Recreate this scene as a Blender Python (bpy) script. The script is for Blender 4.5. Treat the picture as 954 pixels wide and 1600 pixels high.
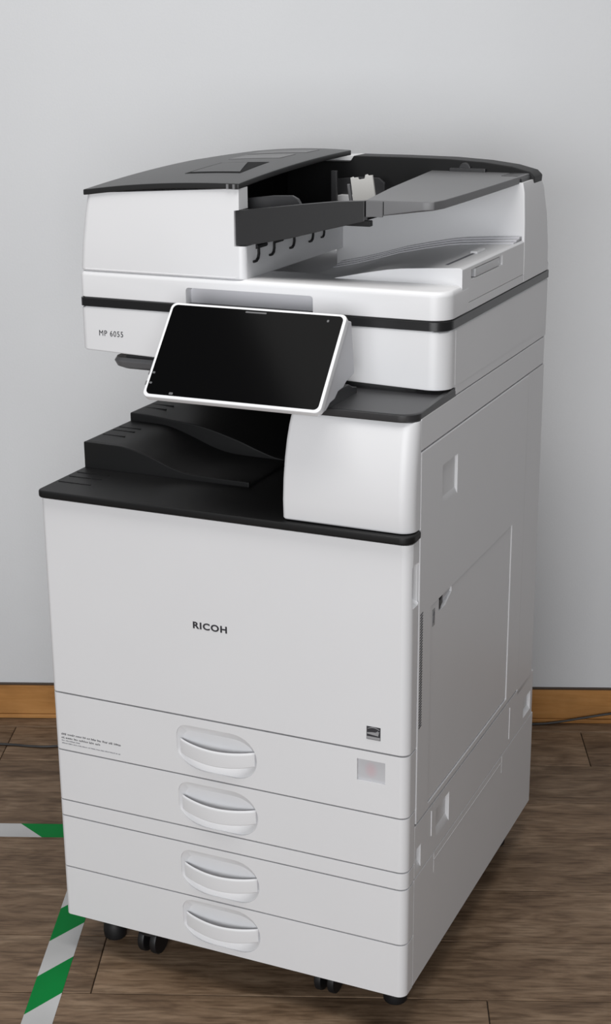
import bpy, bmesh, math, random
from mathutils import Vector, Matrix

# ------------------------------------------------------------------ clear
for o in list(bpy.data.objects):
    bpy.data.objects.remove(o, do_unlink=True)
S = bpy.context.scene
C = S.collection
random.seed(7)
R = math.radians

# ------------------------------------------------------------------ camera
PHI = R(21.7)                       # angle between the copier's front and the wall
CP, SP = math.cos(PHI), math.sin(PHI)
def room(x, y, z=0.0):              # copier coordinates -> room coordinates
    return Vector((CP * x + SP * y, -SP * x + CP * y, z))

cam_d = bpy.data.cameras.new('camera')
cam = bpy.data.objects.new('camera', cam_d)
C.objects.link(cam)
S.camera = cam
cam_d.sensor_fit = 'AUTO'
cam_d.sensor_width = 36.0
cam_d.lens = 2385.02 * 36.0 / 1600.0
cr = room(0.91397375, 0.40569584, -0.00792891)
cu = room(-0.11660721, 0.28131481, 0.95250445)
cf = room(-0.38865761, 0.8696395, -0.30442141)
m = Matrix((cr, cu, -cf)).transposed().to_4x4()
m.translation = room(1.24806433, -1.82434270, 1.44562543)
cam.matrix_world = m
cam_d.clip_start = 0.05

# ------------------------------------------------------------------ light
w = bpy.data.worlds.new('room_light')
S.world = w
w.use_nodes = True
bg = w.node_tree.nodes['Background']
bg.inputs[0].default_value = (0.93, 0.965, 1.0, 1)
bg.inputs[1].default_value = 0.14

def area(name, loc, target, sx, sy, power, col=(1, 1, 1)):
    l = bpy.data.lights.new(name, 'AREA')
    l.shape = 'RECTANGLE'; l.size = sx; l.size_y = sy
    l.energy = power; l.color = col
    o = bpy.data.objects.new(name, l)
    C.objects.link(o)
    o.location = loc
    o.rotation_euler = (Vector(target) - Vector(loc)).to_track_quat('-Z', 'Y').to_euler()
    return o
area('window_light', (-0.20, -3.9, 1.30), (0.35, 0.5, 0.95), 2.8, 1.5, 111, (0.97, 0.985, 1.0))
area('ceiling_lamp', (0.22, -0.48, 2.68), (0.22, -0.38, 0.0), 1.8, 0.7, 32, (1.0, 0.985, 0.96))

S.view_settings.view_transform = 'Standard'
S.view_settings.look = 'None'
S.view_settings.exposure = 0.0
S.view_settings.gamma = 1.0
S.view_settings.use_curve_mapping = False

# ------------------------------------------------------------------ materials
def new_mat(name):
    mt = bpy.data.materials.new(name)
    mt.use_nodes = True
    nt = mt.node_tree
    return mt, nt, nt.nodes['Principled BSDF']

def plastic(name, col, rough=0.45, bump=0.02, scale=900.0, spec=0.5, var=0.03):
    mt, nt, b = new_mat(name)
    tc = nt.nodes.new('ShaderNodeTexCoord')
    nz = nt.nodes.new('ShaderNodeTexNoise')
    nz.inputs['Scale'].default_value = scale
    nz.inputs['Detail'].default_value = 2
    nt.links.new(tc.outputs['Object'], nz.inputs['Vector'])
    n2 = nt.nodes.new('ShaderNodeTexNoise')
    n2.inputs['Scale'].default_value = 6
    nt.links.new(tc.outputs['Object'], n2.inputs['Vector'])
    rp = nt.nodes.new('ShaderNodeValToRGB')
    rp.color_ramp.elements[0].position = 0.3
    rp.color_ramp.elements[1].position = 0.7
    rp.color_ramp.elements[0].color = (*[c * (1 - var) for c in col], 1)
    rp.color_ramp.elements[1].color = (*[min(1, c * (1 + var)) for c in col], 1)
    nt.links.new(n2.outputs['Fac'], rp.inputs['Fac'])
    nt.links.new(rp.outputs['Color'], b.inputs['Base Color'])
    b.inputs['Roughness'].default_value = rough
    b.inputs['Specular IOR Level'].default_value = spec
    if bump:
        bp = nt.nodes.new('ShaderNodeBump')
        bp.inputs['Strength'].default_value = bump
        bp.inputs['Distance'].default_value = 0.001
        nt.links.new(nz.outputs['Fac'], bp.inputs['Height'])
        nt.links.new(bp.outputs['Normal'], b.inputs['Normal'])
    return mt

M = {}
M['white'] = plastic('white_plastic', (0.72, 0.72, 0.735), 0.42, 0.05, var=0.008)
M['white_side'] = M['white']
M['offwhite'] = plastic('light_grey_plastic', (0.60, 0.60, 0.63), 0.45, 0.05, var=0.01)
M['dark'] = plastic('charcoal_plastic', (0.030, 0.030, 0.032), 0.36, 0.12, 1400)
M['cover'] = plastic('dark_grey_cover', (0.016, 0.016, 0.0165), 0.36, 0.1, 1500)
M['plate'] = plastic('grey_tray_plastic', (0.125, 0.125, 0.13), 0.4, 0.1, 1500)
M['rail'] = plastic('dark_rail_plastic', (0.024, 0.024, 0.025), 0.34, 0.1, 1400)
M['mid'] = plastic('mid_grey_plastic', (0.13, 0.13, 0.135), 0.4, 0.08, 1500)
M['label_grey'] = plastic('grey_sticker', (0.17, 0.17, 0.175), 0.35, 0)
M['black'] = plastic('black_plastic', (0.008, 0.008, 0.0084), 0.5, 0.1, 1300, spec=0.28)
M['void'] = plastic('matt_black_plastic', (0.006, 0.006, 0.0065), 0.8, 0, spec=0.2)
M['stripe'] = plastic('black_trim', (0.012, 0.012, 0.013), 0.3, 0.02)
M['screen'] = plastic('black_glass', (0.003, 0.003, 0.0032), 0.12, 0, spec=0.02, var=0)
M['ink'] = plastic('dark_ink', (0.03, 0.03, 0.036), 0.5, 0)
M['ink_soft'] = plastic('grey_ink', (0.13, 0.13, 0.15), 0.5, 0)
M['rubber'] = plastic('black_rubber', (0.008, 0.008, 0.009), 0.5, 0)
M['glyph'] = plastic('pale_grey_print', (0.10, 0.10, 0.105), 0.5, 0)
M['clip'] = plastic('pale_grey_clip', (0.58, 0.57, 0.55), 0.5, 0)
M['vent'] = plastic('grey_mesh', (0.36, 0.36, 0.37), 0.6, 0)
M['tape_white'] = plastic('white_tape', (0.47, 0.47, 0.47), 0.5, 0.1, 60, spec=0.2, var=0.14)
M['tape_green'] = plastic('green_tape', (0.001, 0.185, 0.036), 0.5, 0.05, 60, spec=0.08, var=0.1)
M['cable'] = plastic('black_cable', (0.02, 0.018, 0.017), 0.5, 0)
M['gap'] = plastic('dark_subfloor', (0.02, 0.014, 0.01), 0.9, 0)

# translucent thumb grip
mt, nt, b = new_mat('clear_plastic')
b.inputs['Base Color'].default_value = (0.85, 0.85, 0.87, 1)
b.inputs['Roughness'].default_value = 0.25
b.inputs['Transmission Weight'].default_value = 0.45
M['clear'] = mt

# paper size window, frosted with a faint pink mark
mt, nt, b = new_mat('frosted_window')
tc = nt.nodes.new('ShaderNodeTexCoord')
mp = nt.nodes.new('ShaderNodeMapping')
mp.inputs['Location'].default_value = (-0.47, -0.5, -0.52)
gr = nt.nodes.new('ShaderNodeTexGradient'); gr.gradient_type = 'SPHERICAL'
mp.vector_type = 'POINT'
mp.inputs['Scale'].default_value = (1, 0.0, 1)
m2 = nt.nodes.new('ShaderNodeVectorMath'); m2.operation = 'MULTIPLY'
m2.inputs[1].default_value = (3.3, 1, 2.1)
nt.links.new(tc.outputs['Generated'], mp.inputs['Vector'])
nt.links.new(mp.outputs['Vector'], m2.inputs[0])
nt.links.new(m2.outputs[0], gr.inputs['Vector'])
mx = nt.nodes.new('ShaderNodeMix'); mx.data_type = 'RGBA'
mx.inputs['A'].default_value = (0.52, 0.52, 0.54, 1)
mx.inputs['B'].default_value = (0.60, 0.38, 0.42, 1)
nt.links.new(gr.outputs['Fac'], mx.inputs['Factor'])
nt.links.new(mx.outputs['Result'], b.inputs['Base Color'])
b.inputs['Roughness'].default_value = 0.4
M['window'] = mt

# painted wall
mt, nt, b = new_mat('painted_wall')
tc = nt.nodes.new('ShaderNodeTexCoord')
nz = nt.nodes.new('ShaderNodeTexNoise'); nz.inputs['Scale'].default_value = 2.2; nz.inputs['Detail'].default_value = 3
nt.links.new(tc.outputs['Object'], nz.inputs['Vector'])
rp = nt.nodes.new('ShaderNodeValToRGB')
rp.color_ramp.elements[0].color = (0.62, 0.628, 0.645, 1); rp.color_ramp.elements[0].position = 0.3
rp.color_ramp.elements[1].color = (0.65, 0.658, 0.675, 1); rp.color_ramp.elements[1].position = 0.7
nt.links.new(nz.outputs['Fac'], rp.inputs['Fac'])
nt.links.new(rp.outputs['Color'], b.inputs['Base Color'])
b.inputs['Roughness'].default_value = 0.75
n2 = nt.nodes.new('ShaderNodeTexNoise'); n2.inputs['Scale'].default_value = 240; n2.inputs['Detail'].default_value = 3
nt.links.new(tc.outputs['Object'], n2.inputs['Vector'])
bp = nt.nodes.new('ShaderNodeBump'); bp.inputs['Strength'].default_value = 0.12; bp.inputs['Distance'].default_value = 0.002
nt.links.new(n2.outputs['Fac'], bp.inputs['Height'])
nt.links.new(bp.outputs['Normal'], b.inputs['Normal'])
M['wall'] = mt

def wood(name, dark, mid, light, rough, stretch, rnd=True, streak=1.0):
    mt, nt, b = new_mat(name)
    N, L = nt.nodes, nt.links
    tc = N.new('ShaderNodeTexCoord')
    vec = tc.outputs['Object']
    if rnd:
        oi = N.new('ShaderNodeObjectInfo')
        sc = N.new('ShaderNodeVectorMath'); sc.operation = 'SCALE'
        cb = N.new('ShaderNodeCombineXYZ')
        for i in range(3): L.new(oi.outputs['Random'], cb.inputs[i])
        L.new(cb.outputs[0], sc.inputs[0]); sc.inputs['Scale'].default_value = 37.0
        ad = N.new('ShaderNodeVectorMath'); ad.operation = 'ADD'
        L.new(vec, ad.inputs[0]); L.new(sc.outputs[0], ad.inputs[1])
        vec = ad.outputs[0]
    mp = N.new('ShaderNodeMapping'); mp.inputs['Scale'].default_value = stretch
    L.new(vec, mp.inputs['Vector'])
    n1 = N.new('ShaderNodeTexNoise'); n1.inputs['Scale'].default_value = 3.0
    n1.inputs['Detail'].default_value = 7; n1.inputs['Roughness'].default_value = 0.62; n1.inputs['Distortion'].default_value = 0.7
    L.new(mp.outputs[0], n1.inputs['Vector'])
    rp = N.new('ShaderNodeValToRGB')
    e = rp.color_ramp.elements
    e[0].position = 0.28; e[0].color = (*dark, 1)
    e[1].position = 0.74; e[1].color = (*light, 1)
    k = e.new(0.5); k.color = (*mid, 1)
    L.new(n1.outputs['Fac'], rp.inputs['Fac'])
    n2 = N.new('ShaderNodeTexNoise'); n2.inputs['Scale'].default_value = 14.0; n2.inputs['Detail'].default_value = 4
    mp2 = N.new('ShaderNodeMapping'); mp2.inputs['Scale'].default_value = (stretch[0] * 0.55, stretch[1] * 1.6, 1)
    L.new(vec, mp2.inputs['Vector']); L.new(mp2.outputs[0], n2.inputs['Vector'])
    r2 = N.new('ShaderNodeValToRGB')
    r2.color_ramp.elements[0].position = 0.36; r2.color_ramp.elements[0].color = (0.62, 0.60, 0.58, 1)
    r2.color_ramp.elements[1].position = 0.55; r2.color_ramp.elements[1].color = (1, 1, 1, 1)
    L.new(n2.outputs['Fac'], r2.inputs['Fac'])
    mu = N.new('ShaderNodeMix'); mu.data_type = 'RGBA'; mu.blend_type = 'MULTIPLY'
    mu.inputs['Factor'].default_value = streak
    L.new(rp.outputs['Color'], mu.inputs['A']); L.new(r2.outputs['Color'], mu.inputs['B'])
    out = mu.outputs['Result']
    if rnd:
        hs = N.new('ShaderNodeHueSaturation')
        mr = N.new('ShaderNodeMapRange')
        mr.inputs['To Min'].default_value = 0.86; mr.inputs['To Max'].default_value = 1.14
        L.new(oi.outputs['Random'], mr.inputs['Value'])
        L.new(mr.outputs[0], hs.inputs['Value']); L.new(out, hs.inputs['Color'])
        out = hs.outputs['Color']
    L.new(out, b.inputs['Base Color'])
    b.inputs['Roughness'].default_value = rough
    b.inputs['Specular IOR Level'].default_value = 0.22
    bp = N.new('ShaderNodeBump'); bp.inputs['Strength'].default_value = 0.12; bp.inputs['Distance'].default_value = 0.001
    L.new(n2.outputs['Fac'], bp.inputs['Height']); L.new(bp.outputs['Normal'], b.inputs['Normal'])
    return mt
M['plank'] = wood('oak_plank', (0.100, 0.061, 0.036), (0.195, 0.128, 0.080), (0.310, 0.218, 0.145), 0.5, (2.4, 8.0, 1))
M['oak'] = wood('honey_oak', (0.28, 0.125, 0.036), (0.42, 0.20, 0.062), (0.50, 0.255, 0.09), 0.45, (1.2, 1, 14), rnd=False, streak=0.5)
M['gap_shade_brown'] = plastic('gap_shade_colour', (0.05, 0.028, 0.014), 0.5, 0)  # shade of the gap above the baseboard, put into a dark brown

# ------------------------------------------------------------------ mesh helpers
def bm_loft(rings, tri=False):
    bm = bmesh.new()
    vs = [[bm.verts.new(p) for p in r] for r in rings]
    n = len(rings[0])
    for a, b2 in zip(vs[:-1], vs[1:]):
        for i in range(n):
            j = (i + 1) % n
            bm.faces.new((a[i], a[j], b2[j], b2[i]))
    bm.faces.new(list(reversed(vs[0])))
    bm.faces.new(vs[-1])
    if tri: bmesh.ops.triangulate(bm, faces=[f for f in bm.faces if len(f.verts) > 4])
    bmesh.ops.recalc_face_normals(bm, faces=bm.faces)
    return bm

def bm_prism(axis, poly, a, b):
    def P(u, v, t):
        return {'x': (t, u, v), 'y': (u, t, v), 'z': (u, v, t)}[axis]
    return bm_loft([[P(u, v, a) for u, v in poly], [P(u, v, b) for u, v in poly]])

def bm_box(x0, x1, y0, y1, z0, z1):
    return bm_prism('z', [(x0, y0), (x1, y0), (x1, y1), (x0, y1)], z0, z1)

def rr(x0, x1, y0, y1, r, n=6):
    """rounded rectangle; r = radii of corners (x0y0, x1y0, x1y1, x0y1)"""
    if not isinstance(r, (tuple, list)): r = (r,) * 4
    cs = [(x0, y0, 1, 1, 180), (x1, y0, -1, 1, 270), (x1, y1, -1, -1, 0), (x0, y1, 1, -1, 90)]
    out = []
    for (cx, cy, sx, sy, a0), q in zip(cs, r):
        q = max(q, 1e-5)
        for k in range(n + 1):
            a = R(a0 + 90 * k / n)
            out.append((cx + sx * q + q * math.cos(a), cy + sy * q + q * math.sin(a)))
    return out

def bm_cyl(axis, c, r, a, b, n=24, r2=None):
    p1 = [(c[0] + r * math.cos(2 * math.pi * k / n), c[1] + r * math.sin(2 * math.pi * k / n)) for k in range(n)]
    return bm_prism(axis, p1, a, b)

def join(*bms):
    bm = bmesh.new()
    for q in bms:
        me = bpy.data.meshes.new('tmp'); q.to_mesh(me); q.free()
        bm.from_mesh(me); bpy.data.meshes.remove(me)
    return bm

def bevel(bm, off, seg=2, ang=30):
    if off:
        bmesh.ops.remove_doubles(bm, verts=bm.verts, dist=1e-6)
        bm.normal_update()
        ed = [e for e in bm.edges if len(e.link_faces) == 2 and e.calc_face_angle(0) > R(ang)]
        bmesh.ops.bevel(bm, geom=ed, offset=off, segments=seg, profile=0.5, affect='EDGES', clamp_overlap=True)
    return bm

def to_mesh(bm, name, off=(0, 0, 0)):
    bmesh.ops.translate(bm, verts=bm.verts, vec=Vector(off))
    me = bpy.data.meshes.new(name)
    bm.to_mesh(me); bm.free()
    return me

def smooth(me, ang=38):
    me.polygons.foreach_set('use_smooth', [True] * len(me.polygons))
    me.set_sharp_from_angle(angle=R(ang))
    me.update()

def obj(name, bm, mat, parent=None, bev=0.0, seg=2, cut=(), off=(0, 0, 0), ang=38, label=None):
    bevel(bm, bev, seg)
    me = to_mesh(bm, name, off)
    me.materials.append(M[mat])
    o = bpy.data.objects.new(name, me)
    C.objects.link(o)
    for c in cut:
        cm = to_mesh(c, 'cut', off)
        cm.materials.append(M[mat])
        co = bpy.data.objects.new('cut', cm); C.objects.link(co)
        md = o.modifiers.new('b', 'BOOLEAN'); md.operation = 'DIFFERENCE'; md.solver = 'EXACT'; md.object = co
        bpy.context.view_layer.update()
        dg = bpy.context.evaluated_depsgraph_get()
        nm = bpy.data.meshes.new_from_object(o.evaluated_get(dg))
        o.modifiers.clear()
        old = o.data; o.data = nm; bpy.data.meshes.remove(old)
        nm.name = name
        bpy.data.objects.remove(co, do_unlink=True); bpy.data.meshes.remove(cm)
    smooth(o.data, ang)
    wn = o.modifiers.new('weighted_normals', 'WEIGHTED_NORMAL'); wn.keep_sharp = True; wn.weight = 60
    if parent: o.parent = parent
    if label: o['label'] = label
    return o

def tag(o, label=None, cat=None, group=None, kind=None):
    if label: o['label'] = label
    if cat: o['category'] = cat
    if group: o['group'] = group
    if kind: o['kind'] = kind
    return o

# ------------------------------------------------------------------ the room
WALL_Y = 0.884
BB_Y = 0.872
tag(obj('wall_back', bm_box(-3.2, 3.6, WALL_Y, WALL_Y + 0.12, -0.02, 2.7), 'wall'),
    'plain pale grey painted wall behind the copier', kind='structure')
bb = tag(obj('baseboard_back', bm_box(-3.2, 3.6, BB_Y, WALL_Y, 0.010, 0.0765), 'oak', bev=0.0015),
         'honey oak baseboard along the foot of the grey wall', kind='structure')
obj('gap_shade', bm_box(-3.2, 3.6, BB_Y + 0.003, WALL_Y, 0.0767, 0.0790), 'gap_shade_brown', bb)  # dark strip standing in for the shadow gap along the baseboard top
obj('shoe_strip', bm_box(-3.2, 3.6, BB_Y - 0.004, BB_Y + 0.004, 0.0004, 0.0095), 'oak', bb, bev=0.002)

floor = tag(obj('floor', bm_box(-3.2, 3.6, -4.0, WALL_Y, -0.03, -0.004), 'gap'),
            'dark brown oak plank floor', kind='structure')
PW, PL, GAP = 0.158, 1.215, 0.0016
meshes = {}
def plank_mesh(L):
    k = round(L, 4)
    if k not in meshes:
        bm = bm_box(-L / 2 + GAP / 2, L / 2 - GAP / 2, -PW / 2 + GAP / 2, PW / 2 - GAP / 2, -0.008, 0.0)
        top = [e for e in bm.edges if all(v.co.z > -0.001 for v in e.verts)]
        bmesh.ops.bevel(bm, geom=top, offset=0.0009, segments=1, affect='EDGES')
        me = to_mesh(bm, 'plank'); me.materials.append(M['plank'])
        meshes[k] = me
    return meshes[k]
row0 = -0.120                      # a seam read off the photograph
for k in range(-20, 7):
    y0 = row0 + k * PW
    if y0 > WALL_Y - 0.03: continue
    if k == -1: ph = 0.676         # end joints read off the photograph
    elif k == 0: ph = 0.057
    elif k == 5: ph = -0.270
    elif k == 3: ph = -0.62
    else: ph = (k * 0.437 + random.uniform(-0.1, 0.1)) % PL
    x = ph - PL * math.ceil((ph + 2.6) / PL)
    while x < 3.0:
        o = bpy.data.objects.new('plank', plank_mesh(PL)); C.objects.link(o)
        o.location = (x + PL / 2, y0 + PW / 2, 0); o.parent = floor
        x += PL

# ------------------------------------------------------------------ floor tape
def tape(name, label, segs):
    root = tag(bpy.data.objects.new(name, None), label, 'tape', 'striped floor marking tapes')
    C.objects.link(root)
    root.location = (*segs[0][1][0], 0.0)
    for green, poly in segs:
        obj('green_stripe' if green else 'white_stripe', bm_prism('z', poly, 0.0001, 0.0006),
            'tape_green' if green else 'tape_white', root,
            off=(-segs[0][1][0][0], -segs[0][1][0][1], 0))
    return root
tx0, tx1, ST = -0.036, 0.012, 0.0985
def clip_y(poly, ymax):
    return [(x, min(y, ymax)) for x, y in poly]
segs = []
for i in range(3, -8, -1):
    yl = 0.019 + i * ST
    poly = [(tx0, yl - ST), (tx1, yl - ST + 0.057), (tx1, yl + 0.057), (tx0, yl)]
    poly = clip_y(poly, 0.3575)
    if max(p[1] for p in poly) - min(p[1] for p in poly) < 0.02: continue
    segs.append((i % 2 == 1, poly))
tape('floor_tape', 'green and white striped floor tape running out from under the copier across the planks', segs)
segs = []
for i in range(1, -14, -1):
    xl = -0.168 + i * ST
    poly = [(xl + 0.049, 0.358), (xl + 0.049 + ST, 0.358), (xl + ST, 0.407), (xl, 0.407)]
    poly = [(min(x, tx1), y) for x, y in poly]
    segs.append((i % 2 == 0, poly))
tape('floor_tape', 'green and white striped floor tape running parallel to the baseboard', segs)

# ------------------------------------------------------------------ cable on the floor
def tube(pts, r, n=8, steps=8):
    P = [Vector(p) for p in pts]
    P = [P[0] * 2 - P[1]] + P + [P[-1] * 2 - P[-2]]
    path = []
    for i in range(1, len(P) - 2):
        for s in range(steps):
            t = s / steps
            a, b2, c, d = P[i - 1:i + 3]
            path.append(0.5 * ((2 * b2) + (c - a) * t + (2 * a - 5 * b2 + 4 * c - d) * t * t + (3 * b2 - a - 3 * c + d) * t ** 3))
    path.append(P[-2])
    rings = []
    for i, p in enumerate(path):
        d = (path[min(i + 1, len(path) - 1)] - path[max(i - 1, 0)]).normalized()
        s = d.cross(Vector((0, 0, 1))).normalized(); u = s.cross(d)
        rings.append([p + s * r * math.cos(2 * math.pi * k / n) + u * r * math.sin(2 * math.pi * k / n) for k in range(n)])
    return bm_loft(rings)
tag(obj('power_cable', tube([(-1.6, 0.78, .0028), (-0.9, 0.75, .0028), (-0.45, 0.738, .0028), (-0.284, 0.737, .0028), (-0.22, 0.729, .0028), (-0.16, 0.731, .0028), (0.0, 0.77, .0028),
     (0.3, 0.835, .0028), (0.62, 0.848, .0028), (0.83, 0.858, .0028), (0.89, 0.860, .006), (0.96, 0.862, .018), (1.03, 0.862, .029), (1.15, 0.862, .033), (1.5, 0.862, .02), (1.8, 0.86, .0028), (2.6, 0.86, .0028)], 0.0026), 'cable'),
    'thin black cable lying on the floor behind the copier beside the baseboard', 'cable')

# ------------------------------------------------------------------ the copier
W, D = 0.587, 0.655
OFF = (-W / 2, -D / 2, 0)
cop = bpy.data.objects.new('photocopier', None); C.objects.link(cop)
cop.location = room(W / 2, D / 2); cop.rotation_euler = (0, 0, -PHI)
tag(cop, 'tall white multifunction copier with black touch screen, document feeder and four paper drawers', 'copier')

def part(name, bm, mat, parent=None, bev=0.0, seg=2, cut=(), ang=38, label=None):
    return obj(name, bm, mat, parent or cop, bev, seg, cut, OFF, ang, label)

def plan(x0, x1, y0, y1, z0, z1, r):
    pl = rr(x0, x1, y0, y1, r)
    return bm_loft([[(x, y, z0) for x, y in pl], [(x, y, z1) for x, y in pl]])

def text_mesh(s, h, width=None, bold=0.0, depth=0.0003, spacing=1.14):
    cu = bpy.data.curves.new('lettering', 'FONT')
    cu.body = s; cu.size = 1.0; cu.space_character = spacing; cu.offset = bold; cu.extrude = 0.02; cu.resolution_u = 4
    to = bpy.data.objects.new('lettering', cu); C.objects.link(to)
    bpy.context.view_layer.update()
    dg = bpy.context.evaluated_depsgraph_get()
    me = bpy.data.meshes.new_from_object(to.evaluated_get(dg))
    bpy.data.objects.remove(to, do_unlink=True)
    xs = [v.co.x for v in me.vertices]; ys = [v.co.y for v in me.vertices]
    sx = (width / (max(xs) - min(xs))) if width else h / (max(ys) - min(ys))
    sy = h / (max(ys) - min(ys))
    for v in me.vertices:
        v.co = Vector(((v.co.x - min(xs)) * sx, (v.co.y - min(ys)) * sy, v.co.z / 0.02 * depth))
    return me

def text_part(s, org, ux, uy, h, width, mat, parent, bold=0.0, name='lettering'):
    me = text_mesh(s, h, width, bold)
    ux, uy = Vector(ux), Vector(uy); uz = ux.cross(uy)
    for v in me.vertices:
        v.co = Vector(org) + ux * v.co.x + uy * v.co.y + uz * v.co.z + Vector(OFF)
    me.materials.clear(); me.materials.append(M[mat])
    o = bpy.data.objects.new(name, me); C.objects.link(o); o.parent = parent
    return o

# --- core of the machine (behind the doors and panels)
part('body_core', join(bm_box(0.006, 0.581, 0.034, 0.648, 0.069, 0.778),
                       bm_box(0.006, 0.581, 0.50, 0.640, 0.776, 0.960)), 'white', bev=0.002)
part('base_plate_and_shade_block', join(bm_box(0.02, 0.567, 0.02, 0.645, 0.052, 0.0685), bm_box(0.08, 0.507, 0.14, 0.54, 0.030, 0.053)), 'rubber')  # underside plate, plus a lower block added to deepen the shade beneath

# --- front drawers with sunken handles
SIDE_Y = 0.0325
def handle_bar(zc):
    """bowed grip across the pocket, bulging toward the room"""
    n = 20
    rings = []
    for i in range(n + 1):
        t = i / n
        x = 0.2215 + t * (0.3465 - 0.2215)
        s = math.sin(math.pi * t) ** 0.8
        yf = 0.0020 - 0.0115 * s
        th = 0.0035
        zt = zc + 0.0130 - 0.0055 * s
        zb = zc - 0.0105 - 0.0070 * s
        rings.append([(x, yf, zb + .002), (x, yf + .001, zb), (x, yf + th + .004, zb), (x, yf + th, zt), (x, yf + .0015, zt), (x, yf, zt - .0025)])
    return bm_loft(rings)
def pocket_cut(zc):
    xl, xr = 0.2175, 0.3505
    top, bot = zc + 0.0375, zc - 0.0335
    pl = []
    def arc(cx, cz, rx, rz, a0, a1, n=8):
        for k in range(n + 1):
            a = R(a0 + (a1 - a0) * k / n)
            pl.append((cx + rx * math.cos(a), cz + rz * math.sin(a)))
    arc(xl + 0.05, zc - 0.002, 0.05, zc - 0.002 - bot, 180, 270)
    arc(xr - 0.035, zc - 0.002, 0.035, zc - 0.002 - bot, 270, 360)
    arc(xr - 0.042, zc + 0.0, 0.042, top - zc, 0, 90)
    arc(xl + 0.018, top - 0.018, 0.018, 0.018, 90, 180)
    cx = sum(p[0] for p in pl) / len(pl); 
    inner = [(cx + (x - cx) * 0.90, zc + (z - zc) * 0.66) for x, z in pl]
    outer = [(cx + (x - cx) * 1.02, zc + (z - zc) * 1.03) for x, z in pl]
    return bm_loft([[(x, -0.004, z) for x, z in outer], [(x, 0.002, z) for x, z in pl], [(x, 0.0095, z) for x, z in inner]])

def front_panel(name, z0, z1, zc=None, extra=(), label=None, bev=0.002):
    cuts = ([pocket_cut(zc)] if zc else []) + list(extra)
    o = part(name, plan(0.0, W, 0.0, SIDE_Y, z0, z1, (0.008, 0.014, 0.0005, 0.0005)), 'white', bev=bev, cut=cuts, label=label, ang=30)
    if zc:
        part('handle', handle_bar(zc), 'white', o, bev=0.0012, seg=1, ang=50)
    return o
G = 0.0011
d1 = front_panel('drawer', 0.3640 + G, 0.4623 - G, 0.4100, [bm_box(0.510, 0.553, -0.01, 0.0045, 0.4135, 0.4480)], 'drawer with size window and small print')
d2 = front_panel('drawer', 0.2762 + G, 0.3640 - G, 0.3150)
front_panel('trim_rail', 0.2480 + G, 0.2762 - G)
d3 = front_panel('drawer', 0.1560 + G, 0.2480 - G, 0.1985)
d4 = front_panel('drawer', 0.0673, 0.1560 - G, 0.1110)
# paper size window in the top drawer
part('size_window', bm_box(0.5102, 0.5528, 0.0035, 0.0060, 0.4137, 0.4478), 'window', d1, label='frosted paper size window with faint pink mark')
# the small print: four lines too small to read, as rows of letter strokes
def microtext(lines, parent):
    bms = []
    for (x0, x1, za, zb, h, th, mat) in lines:
        x = x0
        bl = []
        while x < x1:
            wl = random.randint(3, 9)
            for k in range(wl):
                if x > x1: break
                hh = h * random.choice((0.7, 0.7, 1.0))
                z = za + (zb - za) * (x - x0) / (x1 - x0)
                bl.append(bm_box(x, x + th, -0.0003, 0.0002, z, z + hh))
                if random.random() < 0.6:
                    q = random.choice((0.0, 0.45, 0.6)) * h
                    bl.append(bm_box(x, x + th * 2.2, -0.0003, 0.0002, z + q, z + q + 0.0004))
                x += th * 2.3
            x += th * 2.4
        o = part('small_print', join(*bl), mat, parent)
microtext([(0.012, 0.118, 0.3905, 0.3905, 0.0032, 0.0008, 'ink'), (0.012, 0.082, 0.3842, 0.3842, 0.0032, 0.0008, 'ink'),
           (0.012, 0.045, 0.3800, 0.3800, 0.0017, 0.0005, 'ink_soft'), (0.012, 0.117, 0.3755, 0.3755, 0.0018, 0.0005, 'ink_soft')], d1)

# --- large front door, its finger notch, wordmark and energy badge
door = part('front_door', plan(0.0, W, 0.0, SIDE_Y, 0.4623 + G + 0.0004, 0.7765, (0.008, 0.014, 0.0005, 0.0005)), 'white', bev=0.002, ang=30,
            cut=[bm_loft([rr3 for rr3 in ([(0.575, y, z) for y, z in rr(0.012, 0.030, 0.688, 0.740, 0.004)], [(0.592, y, z) for y, z in rr(0.008, 0.034, 0.680, 0.748, 0.005)])])])
text_part('RICOH', (0.2515, -0.0001, 0.6068), (1, 0, 0), (0, 0, 1), 0.0108, 0.0555, 'ink', door, bold=0.032, name='wordmark')
bd = part('energy_badge', bm_box(0.5245, 0.5455, -0.0004, 0.001, 0.4815, 0.5015), 'ink', door)
def ribbon(fn0, fn1, x0, x1, n=12):
    bm = bmesh.new()
    a, b2 = [], []
    for i in range(n + 1):
        x = x0 + (x1 - x0) * i / n
        a.append(bm.verts.new((x, -0.0007, fn0(x)))); b2.append(bm.verts.new((x, -0.0007, fn1(x))))
    for i in range(n):
        bm.faces.new((a[i], a[i + 1], b2[i + 1], b2[i]))
    geo = bmesh.ops.extrude_face_region(bm, geom=bm.faces[:])
    bmesh.ops.translate(bm, verts=[v for v in geo['geom'] if isinstance(v, bmesh.types.BMVert)], vec=(0, 0.0004, 0))
    bmesh.ops.recalc_face_normals(bm, faces=bm.faces)
    return bm
ex = lambda x: (x - 0.5245) / 0.021
M['badge_grey'] = plastic('badge_grey', (0.30, 0.30, 0.31), 0.5, 0)
obj('arc', ribbon(lambda x: 0.4965 + 0.0035 * math.sin(math.pi * ex(x)), lambda x: 0.4965 + 0.0035 * math.sin(math.pi * ex(x)) + 0.0010, 0.5265, 0.5440), 'badge_grey', bd, off=OFF)
obj('swoosh', ribbon(lambda x: 0.4900 - 0.002 * ex(x), lambda x: 0.4918 + 0.0015 * math.sin(2.5 * ex(x)), 0.5255, 0.5425), 'badge_grey', bd, off=OFF)
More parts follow.
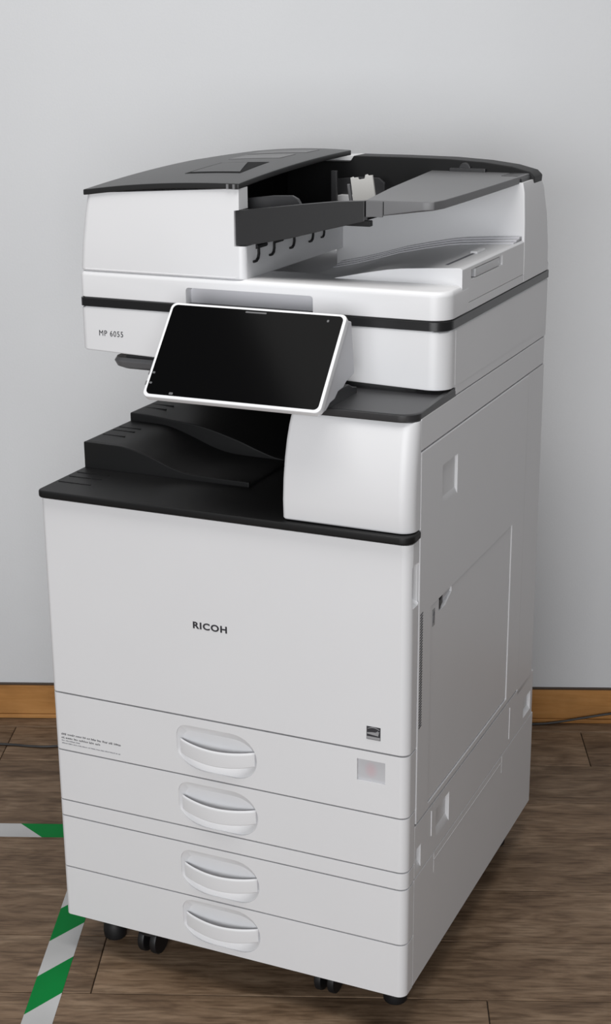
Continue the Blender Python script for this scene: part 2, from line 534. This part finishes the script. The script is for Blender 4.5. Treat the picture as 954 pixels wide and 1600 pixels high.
st = [((0.5415 + (0.0032 if k % 2 == 0 else 0.0013) * math.cos(math.pi / 2 + k * math.pi / 5)), (0.4935 + (0.0032 if k % 2 == 0 else 0.0013) * math.sin(math.pi / 2 + k * math.pi / 5))) for k in range(10)]
obj('star', bm_prism('y', st, -0.0008, -0.0003), 'badge_grey', bd, off=OFF)
obj('band', bm_box(0.5250, 0.5450, -0.0007, -0.0003, 0.4822, 0.4862), 'badge_grey', bd, off=OFF)
# --- black output deck above the door
deck = part('output_deck', bm_prism('z', rr(-0.003, W + 0.003, -0.007, 0.034, (0.012, 0.018, 0.0005, 0.0005))[:-14] + [(W + 0.003, 0.033), (0.582, 0.034), (0.582, 0.50), (-0.003, 0.50)], 0.7785, 0.7900), 'black', bev=0.003, seg=3)
for yy in (0.045, 0.075, 0.098):
    part('groove_rib', bm_box(0.004, 0.06, yy, yy + 0.0025, 0.7900, 0.7908), 'black', deck)

def profile_step(name, pts, y0, y1, base=0.7895, bev=0.0025):
    def cr(p, n=5):
        q = [p[0]] + p + [p[-1]]
        out = []
        for i in range(1, len(q) - 2):
            for s in range(n):
                t = s / n
                out.append(tuple(0.5 * (2 * q[i][k] + (q[i + 1][k] - q[i - 1][k]) * t + (2 * q[i - 1][k] - 5 * q[i][k] + 4 * q[i + 1][k] - q[i + 2][k]) * t * t + (3 * q[i][k] - q[i - 1][k] - 3 * q[i + 1][k] + q[i + 2][k]) * t ** 3) for k in (0, 1)))
        out.append(p[-1])
        return out
    top = cr(pts)
    poly = [(top[0][0], base)] + top + [(top[-1][0], base)]
    return part(name, bm_prism('y', poly, y0, y1), 'black', bev=bev, seg=2, ang=30)
stepA = [(0.001, 0.832), (0.04, 0.8315), (0.074, 0.829), (0.115, 0.8165), (0.150, 0.8035), (0.180, 0.7965), (0.215, 0.7945), (0.285, 0.7938)]
tA = profile_step('lower_paper_tray', stepA, 0.1300, 0.30)
# raised lip along the front of the lower tray
lip = [(x, z + (0.0 if x < 0.06 else min(0.004, (x - 0.06) * 0.08))) for x, z in stepA]
profile_step('tray_lip', lip, 0.125, 0.131, bev=0.0015)
stepB = [(0.001, 0.8455), (0.04, 0.8440), (0.074, 0.8405), (0.133, 0.8345), (0.192, 0.8195), (0.230, 0.8065), (0.265, 0.7965), (0.300, 0.7945)]
tB = profile_step('upper_paper_tray', stepB, 0.268, 0.499)
for yy in (0.175, 0.205, 0.225):
    part('groove_rib', bm_box(0.006, 0.045, yy, yy + 0.0025, 0.8315, 0.8326), 'black', tA)
for yy in (0.31, 0.335):
    part('groove_rib', bm_box(0.006, 0.045, yy, yy + 0.0025, 0.8435, 0.8456), 'black', tB)
# black inside of the output bay
part('bay_lining', join(bm_box(0.006, 0.397, 0.490, 0.499, 0.79, 0.958), bm_box(0.22, 0.397, 0.16, 0.499, 0.955, 0.9680),
                        bm_box(0.393, 0.397, 0.05, 0.499, 0.79, 0.958)), 'void')

# --- toner cover to the right of the output bay, with its curved front
def toner_ring(z, yf, x0, rfr):
    return [(x, y, z) for x, y in rr(x0, W, yf, 0.0355, (0.006, min(rfr, 0.0350 - yf), 0.0004, 0.0004), n=8)]
rings = []
for z, yf, x0 in ((0.7915, 0.004, 0.3975), (0.7945, 0.0015, 0.3965), (0.820, 0.0005, 0.3965), (0.850, 0.0015, 0.3972), (0.880, 0.0045, 0.3985), (0.905, 0.0085, 0.400), (0.925, 0.0125, 0.402), (0.936, 0.0155, 0.4035), (0.941, 0.0180, 0.404), (0.9425, 0.0205, 0.4045)):
    rings.append(toner_ring(z, yf, x0, 0.020))
part('toner_cover', bm_loft(rings), 'white', ang=50)
part('toner_housing', bm_box(0.400, W - 0.0035, 0.034, 0.52, 0.7905, 0.9435), 'white', bev=0.0015)

# --- black shelf on top of the toner cover
def shelf_plan(i):
    return rr(0.395 + i, W - 0.0005 - i, 0.012 + i, 0.178, (0.006, 0.026, 0.0005, 0.0005), n=8)
sh = part('shelf', bm_loft([[(x, y, 0.9428) for x, y in shelf_plan(0.001)], [(x, y, 0.9445) for x, y in shelf_plan(0)], [(x, y, 0.9525) for x, y in shelf_plan(0)], [(x, y, 0.9540) for x, y in shelf_plan(0.002)]]), 'dark')
part('rim', bm_loft([[(x, y, z) for x, z in ((0.5800, 0.9525), (0.5862, 0.9525), (0.5862, zt), (0.5800, zt))] for y, zt in ((0.045, 0.9532), (0.100, 0.9550), (0.178, 0.9580))]), 'stripe', sh)
part('rim', bm_box(0.53, 0.5862, 0.168, 0.178, 0.9535, 0.9580), 'stripe', sh, bev=0.001)

# --- right-hand side panels
def side_plate(name, y0, y1, z0, z1, mat='white_side', cut=(), bev=0.0012, parent=None, x1=W, label=None):
    return part(name, bm_box(0.580, x1, y0, y1, z0, z1), mat, parent, bev=bev, cut=cut, label=label, ang=30)
def scoop(y0, y1, z0, z1, depth=0.011, slope=0.45):
    """hand recess: sheer top, floor ramping back out to the face"""
    return bm_prism('y', [(W + 0.002, z0 - 0.001), (W - depth, z0 + (z1 - z0) * slope), (W - depth, z1), (W + 0.002, z1)], y0, y1)
side_plate('upper_side_panel', 0.0365, 0.640, 0.9003, 0.9450)
hole = bm_box(0.57, 0.60, 0.085, 0.482, 0.349, 0.6615)
sd = side_plate('right_side_door', 0.0365, 0.5510, 0.3385, 0.8985, cut=[hole, scoop(0.124, 0.190, 0.797, 0.858)], x1=W + 0.0008, bev=0.0022)
side_plate('rear_side_panel', 0.5525, 0.6440, 0.3250, 0.8985)
by = side_plate('bypass_tray_door', 0.0864, 0.4806, 0.3504, 0.6601, x1=W - 0.0004, bev=0.002,
                cut=[bm_prism('x', [(0.122, 0.6615), (0.178, 0.6615), (0.178, 0.652), (0.150, 0.640), (0.122, 0.640)], 0.576, 0.60)])
part('latch', bm_prism('x', [(0.126, 0.655), (0.138, 0.661), (0.138, 0.648), (0.126, 0.642)], 0.581, 0.5868), 'dark', by, bev=0.001)
part('latch_plate', bm_prism('x', [(0.140, 0.650), (0.176, 0.655), (0.176, 0.6595), (0.140, 0.6595)], 0.5805, 0.5845), 'offwhite', by)
stc = part('sticker', bm_box(W - 0.0006, W - 0.0001, 0.0935, 0.1045, 0.626, 0.652), 'vent', by)
part('arrow_mark', bm_prism('x', [(0.096, 0.642), (0.101, 0.649), (0.103, 0.645), (0.099, 0.630), (0.0965, 0.633), (0.1005, 0.643)], W - 0.0003, W + 0.0002), 'ink_soft', by)
vent = []
for k in range(42):
    z = 0.490 + k * 0.0042
    vent.append(bm_prism('x', [(0.0400, z), (0.0500, z + 0.0016), (0.0500, z + 0.0032), (0.0400, z + 0.0016)], W - 0.0002, W + 0.0013))
tag(part('vent_slots', join(*vent), 'ink', sd), kind='stuff')
# lower side of the body and of the paper feed unit
for gy0, gy1, gz0, gz1 in ((0.036, 0.552, 0.3330, 0.3395), (0.037, 0.552, 0.8980, 0.9008), (0.18, 0.482, 0.6590, 0.6625)):
    part('seam_shade', bm_box(0.5800, 0.5845, gy0, gy1, gz0, gz1), 'ink', sd)  # dark strips added inside the panel seams to paint in their shade
side_plate('lower_side_panel', 0.0338, 0.6540, 0.2500, 0.3355, bev=0.0012,
           cut=[scoop(0.126, 0.188, 0.266, 0.319), scoop(0.0365, 0.060, 0.256, 0.296, 0.010, 0.5), scoop(0.596, 0.640, 0.262, 0.300, 0.012)])
part('panel_ridge', bm_box(W - 0.001, W + 0.0012, 0.1045, 0.1060, 0.285, 0.327), 'white_side', bev=0.0005)
part('panel_ridge', bm_box(W - 0.001, W + 0.0010, 0.5085, 0.5100, 0.262, 0.322), 'white_side', bev=0.0005)
side_plate('feeder_side_panel', 0.0338, 0.6620, 0.0675, 0.2488, bev=0.0015)
for y in (0.120, 0.470):
    part('panel_ridge', bm_box(W - 0.001, W + 0.0004, y, y + 0.0012, 0.215, 0.247), 'white_side', bev=0.0004)
part('panel_ridge', bm_box(W - 0.001, W + 0.0004, 0.120, 0.470, 0.2355, 0.2368), 'white_side', bev=0.0004)
# left and rear skins
part('left_side_panel', bm_box(0.001, 0.007, 0.034, 0.648, 0.0675, 0.7770), 'white', bev=0.0015)
part('rear_panel', bm_box(0.004, 0.583, 0.646, 0.653, 0.0690, 0.955), 'white', bev=0.001)

# --- casters and levelling feet
def caster(x, y):
    o = part('caster', join(bm_cyl('z', (x, y), 0.022, 0.040, 0.0525, 20), bm_prism('x', [(y - 0.022, 0.046), (y + 0.018, 0.046), (y + 0.022, 0.030), (y + 0.012, 0.024), (y - 0.006, 0.030)], x - 0.009, x + 0.009)), 'rubber', bev=0.001)
    for s in (-1, 1):
        part('wheel', bm_cyl('x', (y + 0.002, 0.0250), 0.0250, x + s * 0.011 - 0.006, x + s * 0.011 + 0.006, 24), 'rubber', o, bev=0.003)
for x, y in ((0.131, 0.050), (0.437, 0.066), (0.131, 0.590), (0.437, 0.590)):
    caster(x, y)
for x, y in ((0.051, 0.064), (0.541, 0.084), (0.051, 0.600), (0.541, 0.600)):
    ft = part('levelling_foot', bm_loft([[(x + r * math.cos(2 * math.pi * k / 20), y + r * math.sin(2 * math.pi * k / 20), z) for k in range(20)]
                                         for r, z in ((0.016, 0.0002), (0.0185, 0.003), (0.0195, 0.014), (0.0185, 0.026), (0.015, 0.034), (0.014, 0.054))]), 'rubber', ang=45)

# --- scanner unit
SY = 0.133
def scan_ring(z_l, z_r, i=0.0, x0=0.003):
    return [(x, y, z_l + (z_r - z_l) * x / W) for x, y in rr(x0 + i, W - i, SY + i, 0.648 - i, (0.010, 0.028, 0.004, 0.004), n=8)]
scan = part('scanner_unit', bm_loft([scan_ring(0.9785, 0.9610, 0.004), scan_ring(0.9765, 0.9590, 0.0015) , scan_ring(0.9785, 0.9600, 0.0), scan_ring(1.040, 1.040), scan_ring(1.0425, 1.0425, 0.002)]), 'white', ang=45)
part('scanner_skirt', bm_loft([[(x, y, z) for x, y in rr(0.30, W - 0.0003, 0.172, 0.648, (0.001, 0.006, 0.004, 0.001))] for z in (0.9468, 0.9690)]), 'white', scan, bev=0.0005)
part('corner_seam', bm_box(W - 0.001, W + 0.0003, 0.1705, 0.1714, 0.9620, 1.0400), 'white', scan)
text_part('MP 6055', (0.0345, SY - 0.0001, 0.9995), (1, 0, 0), (0, 0, 1), 0.0085, 0.0415, 'ink', scan, bold=0.0, name='model_lettering')
part('stripe', bm_loft([scan_ring(1.0425, 1.0425, 0.003, 0.002), scan_ring(1.0435, 1.0435, -0.001, 0.003), scan_ring(1.0555, 1.0555, -0.001, 0.003), scan_ring(1.0570, 1.0570, 0.003, 0.002)]), 'stripe', scan, ang=45)
# dark guide arm under the left end of the scanner
part('guide_arm', bm_loft([[(x, y, z) for x, y in rr(0.046 + i, 0.300, 0.140 + i, 0.225, (0.020, 0.001, 0.001, 0.020))] for z, i in ((0.9480, 0.010), (0.9520, 0.003), (0.9600, 0.0), (0.9660, 0.003))]), 'plate')
for yy in (0.150, 0.175):
    part('guide_arm_rib', bm_box(0.070, 0.295, yy, yy + 0.006, 0.9655, 0.969), 'dark', bev=0.001)

# --- operation panel
PB = Vector((0.2025, -0.0370, 0.9580)); PT = Vector((0.2025, 0.0600, 1.0730))
PUX = Vector((1, 0, 0)); PUV = (PT - PB).normalized(); PUN = PUX.cross(PUV).normalized()   # n points to the viewer
PWd, PHt = 0.2685, (PT - PB).length
def pn(u, v, n): return tuple(PB + PUX * u + PUV * v + PUN * n)
def pn_prism(poly, a, b): return bm_loft([[pn(u, v, a) for u, v in poly], [pn(u, v, b) for u, v in poly]])
shell = part('operation_panel', pn_prism(rr(0, PWd, 0, PHt, 0.009), -0.011, 0.0), 'white', bev=0.0018, seg=2)
part('screen', pn_prism(rr(0.0045, PWd - 0.0045, 0.0048, PHt - 0.0040, 0.007), -0.001, 0.0006), 'screen', shell, bev=0.0003, seg=1, label='black glossy touch screen')
part('sensor_bar', pn_prism(rr(0.118, 0.150, PHt - 0.0092, PHt - 0.0068, 0.001), 0.0004, 0.0009), 'glyph', shell)
part('status_light', pn_prism(rr(0.2415, 0.2445, PHt - 0.0145, PHt - 0.0110, 0.001), 0.0004, 0.0009), 'glyph', shell)
part('card_mark', pn_prism(rr(0.041, 0.047, 0.0060, 0.0095, 0.001), 0.0004, 0.0009), 'glyph', shell)
for v0 in (0.034, 0.018):
    part('side_button', pn_prism(rr(-0.0012, 0.0035, v0, v0 + 0.007, 0.001), -0.006, -0.0002), 'mid', shell, bev=0.0006, seg=1)
    part('button_mark', pn_prism(rr(0.0060, 0.0100, v0 + 0.002, v0 + 0.005, 0.001), 0.0004, 0.0009), 'glyph', shell)
part('panel_back', bm_prism('x', [(0.062, 1.0640), (0.079, 1.0600), (0.090, 0.986), (0.060, 0.980), (0.050, 0.9745), (0.032, 0.9730), (0.020, 0.9650), (0.004, 0.9630), (-0.010, 0.9560), (-0.0315, 0.9530)], 0.2060, 0.4685), 'offwhite', shell, bev=0.0015)
part('panel_arm', bm_box(0.25, 0.42, 0.070, 0.136, 0.990, 1.035), 'white', shell, bev=0.002)
part('hinge', bm_prism('x', [(0.080, 0.972), (0.060, 0.9725), (0.030, 0.970), (0.000, 0.9600), (0.000, 0.9530), (0.110, 0.9530), (0.110, 0.9620), (0.095, 0.9650)], 0.30, 0.4640), 'dark', shell, bev=0.001)

# --- document feeder lid
LY = 0.1335
lid = part('platen_lid', join(
    # front strip and low slab
    bm_loft([[(x, y, z) for x, y in rr(0.004 + i, W - i, LY + i, 0.225, (0.008, 0.028, 0.0004, 0.0004), n=8)] for z, i in ((1.0565, 0.0015), (1.058, 0.0), (1.0890, 0.0), (1.0945, 0.0018), (1.0975, 0.006))]),
    bm_box(0.004, W - 0.0005, 0.220, 0.645, 1.0570, 1.0690)), 'white', ang=45,
    cut=[bm_loft([[(x, LY - 0.004, z) for x, z in rr(0.184, 0.3875, 1.050, 1.0815, 0.005)], [(x, LY + 0.014, z) for x, z in rr(0.186, 0.3855, 1.050, 1.0790, 0.005)]])])
part('grip_backing', bm_box(0.186, 0.386, LY + 0.0138, LY + 0.018, 1.0575, 1.0792), 'offwhite', lid)
# feeder body (left block) with an open throat on its right
body_rings = []
for z, x0, yf, yb in ((1.0970, 0.0055, 0.1355, 0.645), (1.1000, 0.0045, 0.1345, 0.645), (1.1400, 0.0085, 0.1350, 0.640), (1.18, 0.0145, 0.1360, 0.630), (1.2098, 0.0200, 0.1375, 0.612)):
    top = z > 1.2
    body_rings.append([(x, y, z + ((0.0155 * min(1, max(0, (x - 0.02) / 0.20)) ** 0.8 + 0.013 * min(1, max(0, (y - 0.137) / 0.3))) if top else 0)) for x, y in rr(x0, 0.2805, yf, yb, (0.010, 0.010, 0.010, 0.030), n=6)])
fb = part('feeder_body', bm_loft(body_rings, True), 'white', ang=45,
     cut=[bm_box(0.150, 0.32, 0.166, 0.575, 1.150, 1.30), bm_prism('y', [(0.2645, 1.144), (0.2645, 1.1945), (0.2720, 1.1955), (0.2720, 1.30), (0.32, 1.30), (0.32, 1.144)], 0.10, 0.170)])
part('throat_lining', join(bm_box(0.150, 0.154, 0.166, 0.575, 1.150, 1.225), bm_box(0.150, 0.2715, 0.1655, 0.1680, 1.150, 1.222)), 'void', fb)
# faint ridge round the foot of the block
part('foot_ridge', bm_box(0.0150, 0.266, 0.1340, 0.140, 1.0985, 1.0998), 'white', fb, bev=0.0005)

# top cover, a gently crowned sheet
def cz(x, y):
    t = max(0.0, min(1.0, (x - 0.02) / 0.25))
    f = 0.0165 * (1 - (1 - t) ** 2.2)
    s = max(0.0, min(1.0, (y - 0.137) / 0.40))
    return 1.2160 + f + 0.0155 * (1 - (1 - s) ** 2.0)
def cover():
    nx, ny = 22, 26
    bm = bmesh.new()
    def XY(i, j):
        u, v = i / nx, j / ny
        y = 0.1345 + (0.605 - 0.1345) * v
        xl = 0.0175 + 0.055 * max(0, (v - 0.72) / 0.28) ** 2.2
        xr = 0.2735 if v < .02 else 0.2725
        x = xl + (xr - xl) * u
        if v > 0.8: y -= 0.05 * (u ** 2) * (v - 0.8) / 0.2
        return x, y
    T = [[bm.verts.new((*XY(i, j), cz(*XY(i, j)))) for i in range(nx + 1)] for j in range(ny + 1)]
    B = [[bm.verts.new((*XY(i, j), cz(*XY(i, j)) - 0.0082)) for i in range(nx + 1)] for j in range(ny + 1)]
    for j in range(ny):
        for i in range(nx):
            bm.faces.new((T[j][i], T[j][i + 1], T[j + 1][i + 1], T[j + 1][i]))
            bm.faces.new((B[j][i], B[j + 1][i], B[j + 1][i + 1], B[j][i + 1]))
    for i in range(nx):
        bm.faces.new((T[0][i], B[0][i], B[0][i + 1], T[0][i + 1]))
        bm.faces.new((T[ny][i], T[ny][i + 1], B[ny][i + 1], B[ny][i]))
    for j in range(ny):
        bm.faces.new((T[j][0], T[j + 1][0], B[j + 1][0], B[j][0]))
        bm.faces.new((T[j][nx], B[j][nx], B[j + 1][nx], T[j + 1][nx]))
    bmesh.ops.recalc_face_normals(bm, faces=bm.faces)
    return bm
cov = part('feeder_cover', cover(), 'cover', bev=0.0014, seg=2, label='dark grey feeder cover')
def on_cover(name, quad, mat, h=0.0006, n=6):
    """thin plate lying on the cover: quad in plan, subdivided so it follows the crown"""
    bm = bmesh.new()
    g = []
    for j in range(n + 1):
        row = []
        for i in range(n + 1):
            u, v = i / n, j / n
            a = Vector(quad[0]).lerp(Vector(quad[1]), u); b2 = Vector(quad[3]).lerp(Vector(quad[2]), u)
            p = a.lerp(b2, v)
            row.append(bm.verts.new((p.x, p.y, cz(p.x, p.y) + h)))
        g.append(row)
    for j in range(n):
        for i in range(n):
            bm.faces.new((g[j][i], g[j][i + 1], g[j + 1][i + 1], g[j + 1][i]))
    geo = bmesh.ops.extrude_face_region(bm, geom=bm.faces[:])
    bmesh.ops.translate(bm, verts=[v for v in geo['geom'] if isinstance(v, bmesh.types.BMVert)], vec=(0, 0, -0.001 - h))
    bmesh.ops.recalc_face_normals(bm, faces=bm.faces)
    return part(name, bm, mat, cov)
on_cover('latch_well', [(0.140, 0.225), (0.232, 0.225), (0.222, 0.345), (0.140, 0.345)], 'void', 0.0004)
on_cover('cover_latch', [(0.146, 0.232), (0.228, 0.232), (0.190, 0.336), (0.146, 0.336)], 'cover', 0.0012)
on_cover('instruction_sticker', [(0.125, 0.400), (0.215, 0.400), (0.215, 0.452), (0.125, 0.452)], 'mid', 0.0005)
on_cover('sticker_line', [(0.125, 0.4525), (0.215, 0.4525), (0.215, 0.4600), (0.125, 0.4600)], 'label_grey', 0.0006)
on_cover('instruction_sticker', [(0.115, 0.490), (0.220, 0.490), (0.220, 0.545), (0.115, 0.545)], 'mid', 0.0005)
for xs in (0.2545, 0.2645):
    part('hinge_pin', bm_box(xs, xs + 0.0035, 0.1332, 0.1350, cz(xs, .135) - 0.0080, cz(xs, .135) - 0.0010), 'label_grey', cov)

# feed tray: front rail, valley floor, raised extension plate, rear rail
RY0, RY1 = 0.1395, 0.1520
part('feed_rail', bm_prism('y', [(0.2650, 1.1450), (0.300, 1.1490), (0.350, 1.1590), (0.410, 1.1745), (0.4620, 1.1870), (0.4620, 1.2150), (0.420, 1.2125), (0.370, 1.2070), (0.310, 1.1995), (0.2650, 1.1940)], RY0, RY1), 'rail', bev=0.0008)
part('rail_foot', bm_box(0.425, 0.470, RY0 + 0.002, RY1, 1.1800, 1.1880), 'black', bev=0.001)
part('feed_floor', bm_prism('y', [(0.154, 1.1515), (0.275, 1.1515), (0.440, 1.1830), (0.448, 1.1830), (0.448, 1.2010), (0.430, 1.1990), (0.300, 1.1640), (0.154, 1.1560)], 0.1520, 0.560), 'void')
plate = [(0.4640, RY0), (0.545, RY0 + 0.0015), (0.560, RY0 + 0.010), (0.5655, 0.175), (0.5695, 0.26), (0.5725, 0.36), (0.5750, 0.46), (0.5755, 0.555), (0.412, 0.555), (0.440, 0.30)]
def plate_ring(dz, sc):
    out = []
    for x, y in plate:
        zt = 1.2165 + 0.003 * min(1, max(0, (y - 0.14) / 0.4))
        zb = (1.1885 + 0.016 * min(1, max(0, (x - 0.44) / 0.10))) + 0.004 * min(1, max(0, (y - 0.14) / 0.4))
        out.append((x, y, zt if dz else zb))
    return out
ep = part('feed_tray_extension', bm_loft([plate_ring(0, 1), plate_ring(1, 1)]), 'plate', bev=0.0015)
part('extension_seam', bm_box(0.4895, 0.4903, RY0 - 0.0003, RY0 + 0.003, 1.1975, 1.2150), 'void', ep)
part('extension_end_cap', bm_box(0.4648, 0.4885, RY0 - 0.0005, RY0 + 0.004, 1.1940, 1.2150), 'plate', ep, bev=0.0004)
rl = [(0.1545, 1.1505), (0.250, 1.1505), (0.581, 1.190), (0.583, 1.2140), (0.575, 1.2215), (0.545, 1.2290), (0.500, 1.2345), (0.440, 1.2380), (0.360, 1.2390), (0.276, 1.2390), (0.270, 1.2300), (0.1545, 1.2280)]
part('feed_rear_rail', bm_prism('y', rl, 0.556, 0.604), 'black', bev=0.002)
part('document_guide', bm_prism('y', [(0.255, 1.160), (0.345, 1.178), (0.345, 1.2000), (0.340, 1.2080), (0.331, 1.2125), (0.300, 1.2115), (0.255, 1.2060)], 0.190, 0.196), 'dark', bev=0.0012)
part('document_guide', bm_prism('y', [(0.255, 1.160), (0.345, 1.178), (0.345, 1.2000), (0.335, 1.2080), (0.300, 1.2085), (0.255, 1.2040)], 0.520, 0.526), 'dark', bev=0.0012)
part('guide_clip', bm_prism('y', [(0.3610, 1.180), (0.3970, 1.188), (0.3905, 1.2290), (0.3835, 1.2280), (0.3820, 1.2300), (0.3790, 1.2290), (0.3780, 1.2235), (0.3680, 1.2215), (0.3665, 1.2250), (0.3600, 1.2240), (0.3590, 1.2255), (0.3550, 1.2240)], 0.350, 0.354), 'clip', bev=0.0004, label='pale grey paper guide clip')
part('guide_pin', bm_prism('y', [(0.345, 1.178), (0.350, 1.179), (0.344, 1.212), (0.340, 1.212)], 0.372, 0.378), 'mid', bev=0.001)
part('pickup_bracket', bm_box(0.272, 0.282, 0.470, 0.476, 1.170, 1.222), 'dark', bev=0.001)
part('tray_stop', join(bm_cyl('y', (0.470, 1.2235), 0.010, 0.548, 0.557, 16), bm_box(0.445, 0.505, 0.546, 0.557, 1.2150, 1.2250)), 'dark', bev=0.0015)

# rear wall of the output recess and the post at the right
post_r = [[(x, y, z) for x, y in rr(0.270, x1, 0.500, yb, (0.0005, 0.002, 0.006, 0.006), n=4)] for z, x1, yb in ((1.0570, W, 0.646), (1.100, W, 0.642), (1.150, W - 0.001, 0.632), (1.195, W - 0.003, 0.614), (1.2100, W - 0.006, 0.606))]
part('feeder_rear_housing', bm_loft(post_r), 'white', ang=30, cut=[bm_box(0.20, 0.460, 0.45, 0.70, 1.1800, 1.30)])
part('housing_cap', bm_loft([[(x, y, z) for x, y in rr(0.545, x1, 0.500, 0.598, (0.002, 0.006, 0.006, 0.002), n=4)] for z, x1 in ((1.2095, W - 0.009), (1.2150, W - 0.010), (1.2200, W - 0.016))]), 'dark', bev=0.001)

# output tray on the lid, rising toward the right
tp = [(0.2815, 1.0692), (0.320, 1.0775), (0.353, 1.0862), (0.395, 1.0985), (0.440, 1.1080), (0.475, 1.1145), (0.495, 1.1170), (0.540, 1.1200), (0.582, 1.1220), (0.5862, 1.1195), (0.5866, 1.0692)]
ot = part('output_tray', bm_prism('y', tp, 0.1960, 0.5000), 'white', bev=0.0015, ang=30,
          cut=[bm_box(0.571, 0.60, 0.235, 0.385, 1.1005, 1.1150)])
part('thumb_grip', bm_box(0.572, 0.5864, 0.255, 0.372, 1.1010, 1.1142), 'clear', ot, bev=0.002)
part('paper_stop_slot', bm_prism('z', [(0.5515, 0.225), (0.5555, 0.225), (0.5555, 0.365), (0.5515, 0.365)], 1.1180, 1.1213), 'ink_soft', ot)
part('paper_stop', bm_box(0.5480, 0.5600, 0.345, 0.385, 1.1195, 1.1245), 'white', ot, bev=0.002)
for k in range(3):
    y0 = 0.455 + 0.015 * k
    tpk = [(x, z + 0.0022 * (k + 1)) for x, z in tp[:-2]]
    tpk = [(tp[0][0], 1.0695)] + tpk + [(0.582, 1.0695)]
    part('tray_step', bm_prism('y', tpk, y0, 0.5000 - 0.0001 * k), 'offwhite', ot, bev=0.0006, seg=1)

# black exit hooks and rollers on the right face of the feeder body
def hook(y, z, s=1.0):
    pts = [(0.0085, 0.010), (0.0120, 0.010), (0.0120, 0.001), (0.0090, -0.0055), (0.003, -0.0085), (-0.006, -0.0085), (-0.006, -0.0055), (0.002, -0.0055), (0.0065, -0.003), (0.0085, 0.002)]
    part('exit_hook', bm_prism('x', [(y + a * s, z + b2 * s) for a, b2 in pts], 0.2795, 0.2835), 'black', fb, bev=0.0004, seg=1)
for y, z, s in ((0.168, 1.1275, 1.1), (0.222, 1.1290, 1.0), (0.294, 1.1300, 1.0), (0.366, 1.1300, 0.95), (0.412, 1.1290, 0.7)):
    hook(y, z, s)
for y0, y1 in ((0.172, 0.205), (0.232, 0.262), (0.304, 0.330)):
    part('exit_roller', bm_cyl('y', (0.2810, 1.1400), 0.0035, y0, y1, 12), 'black', fb)
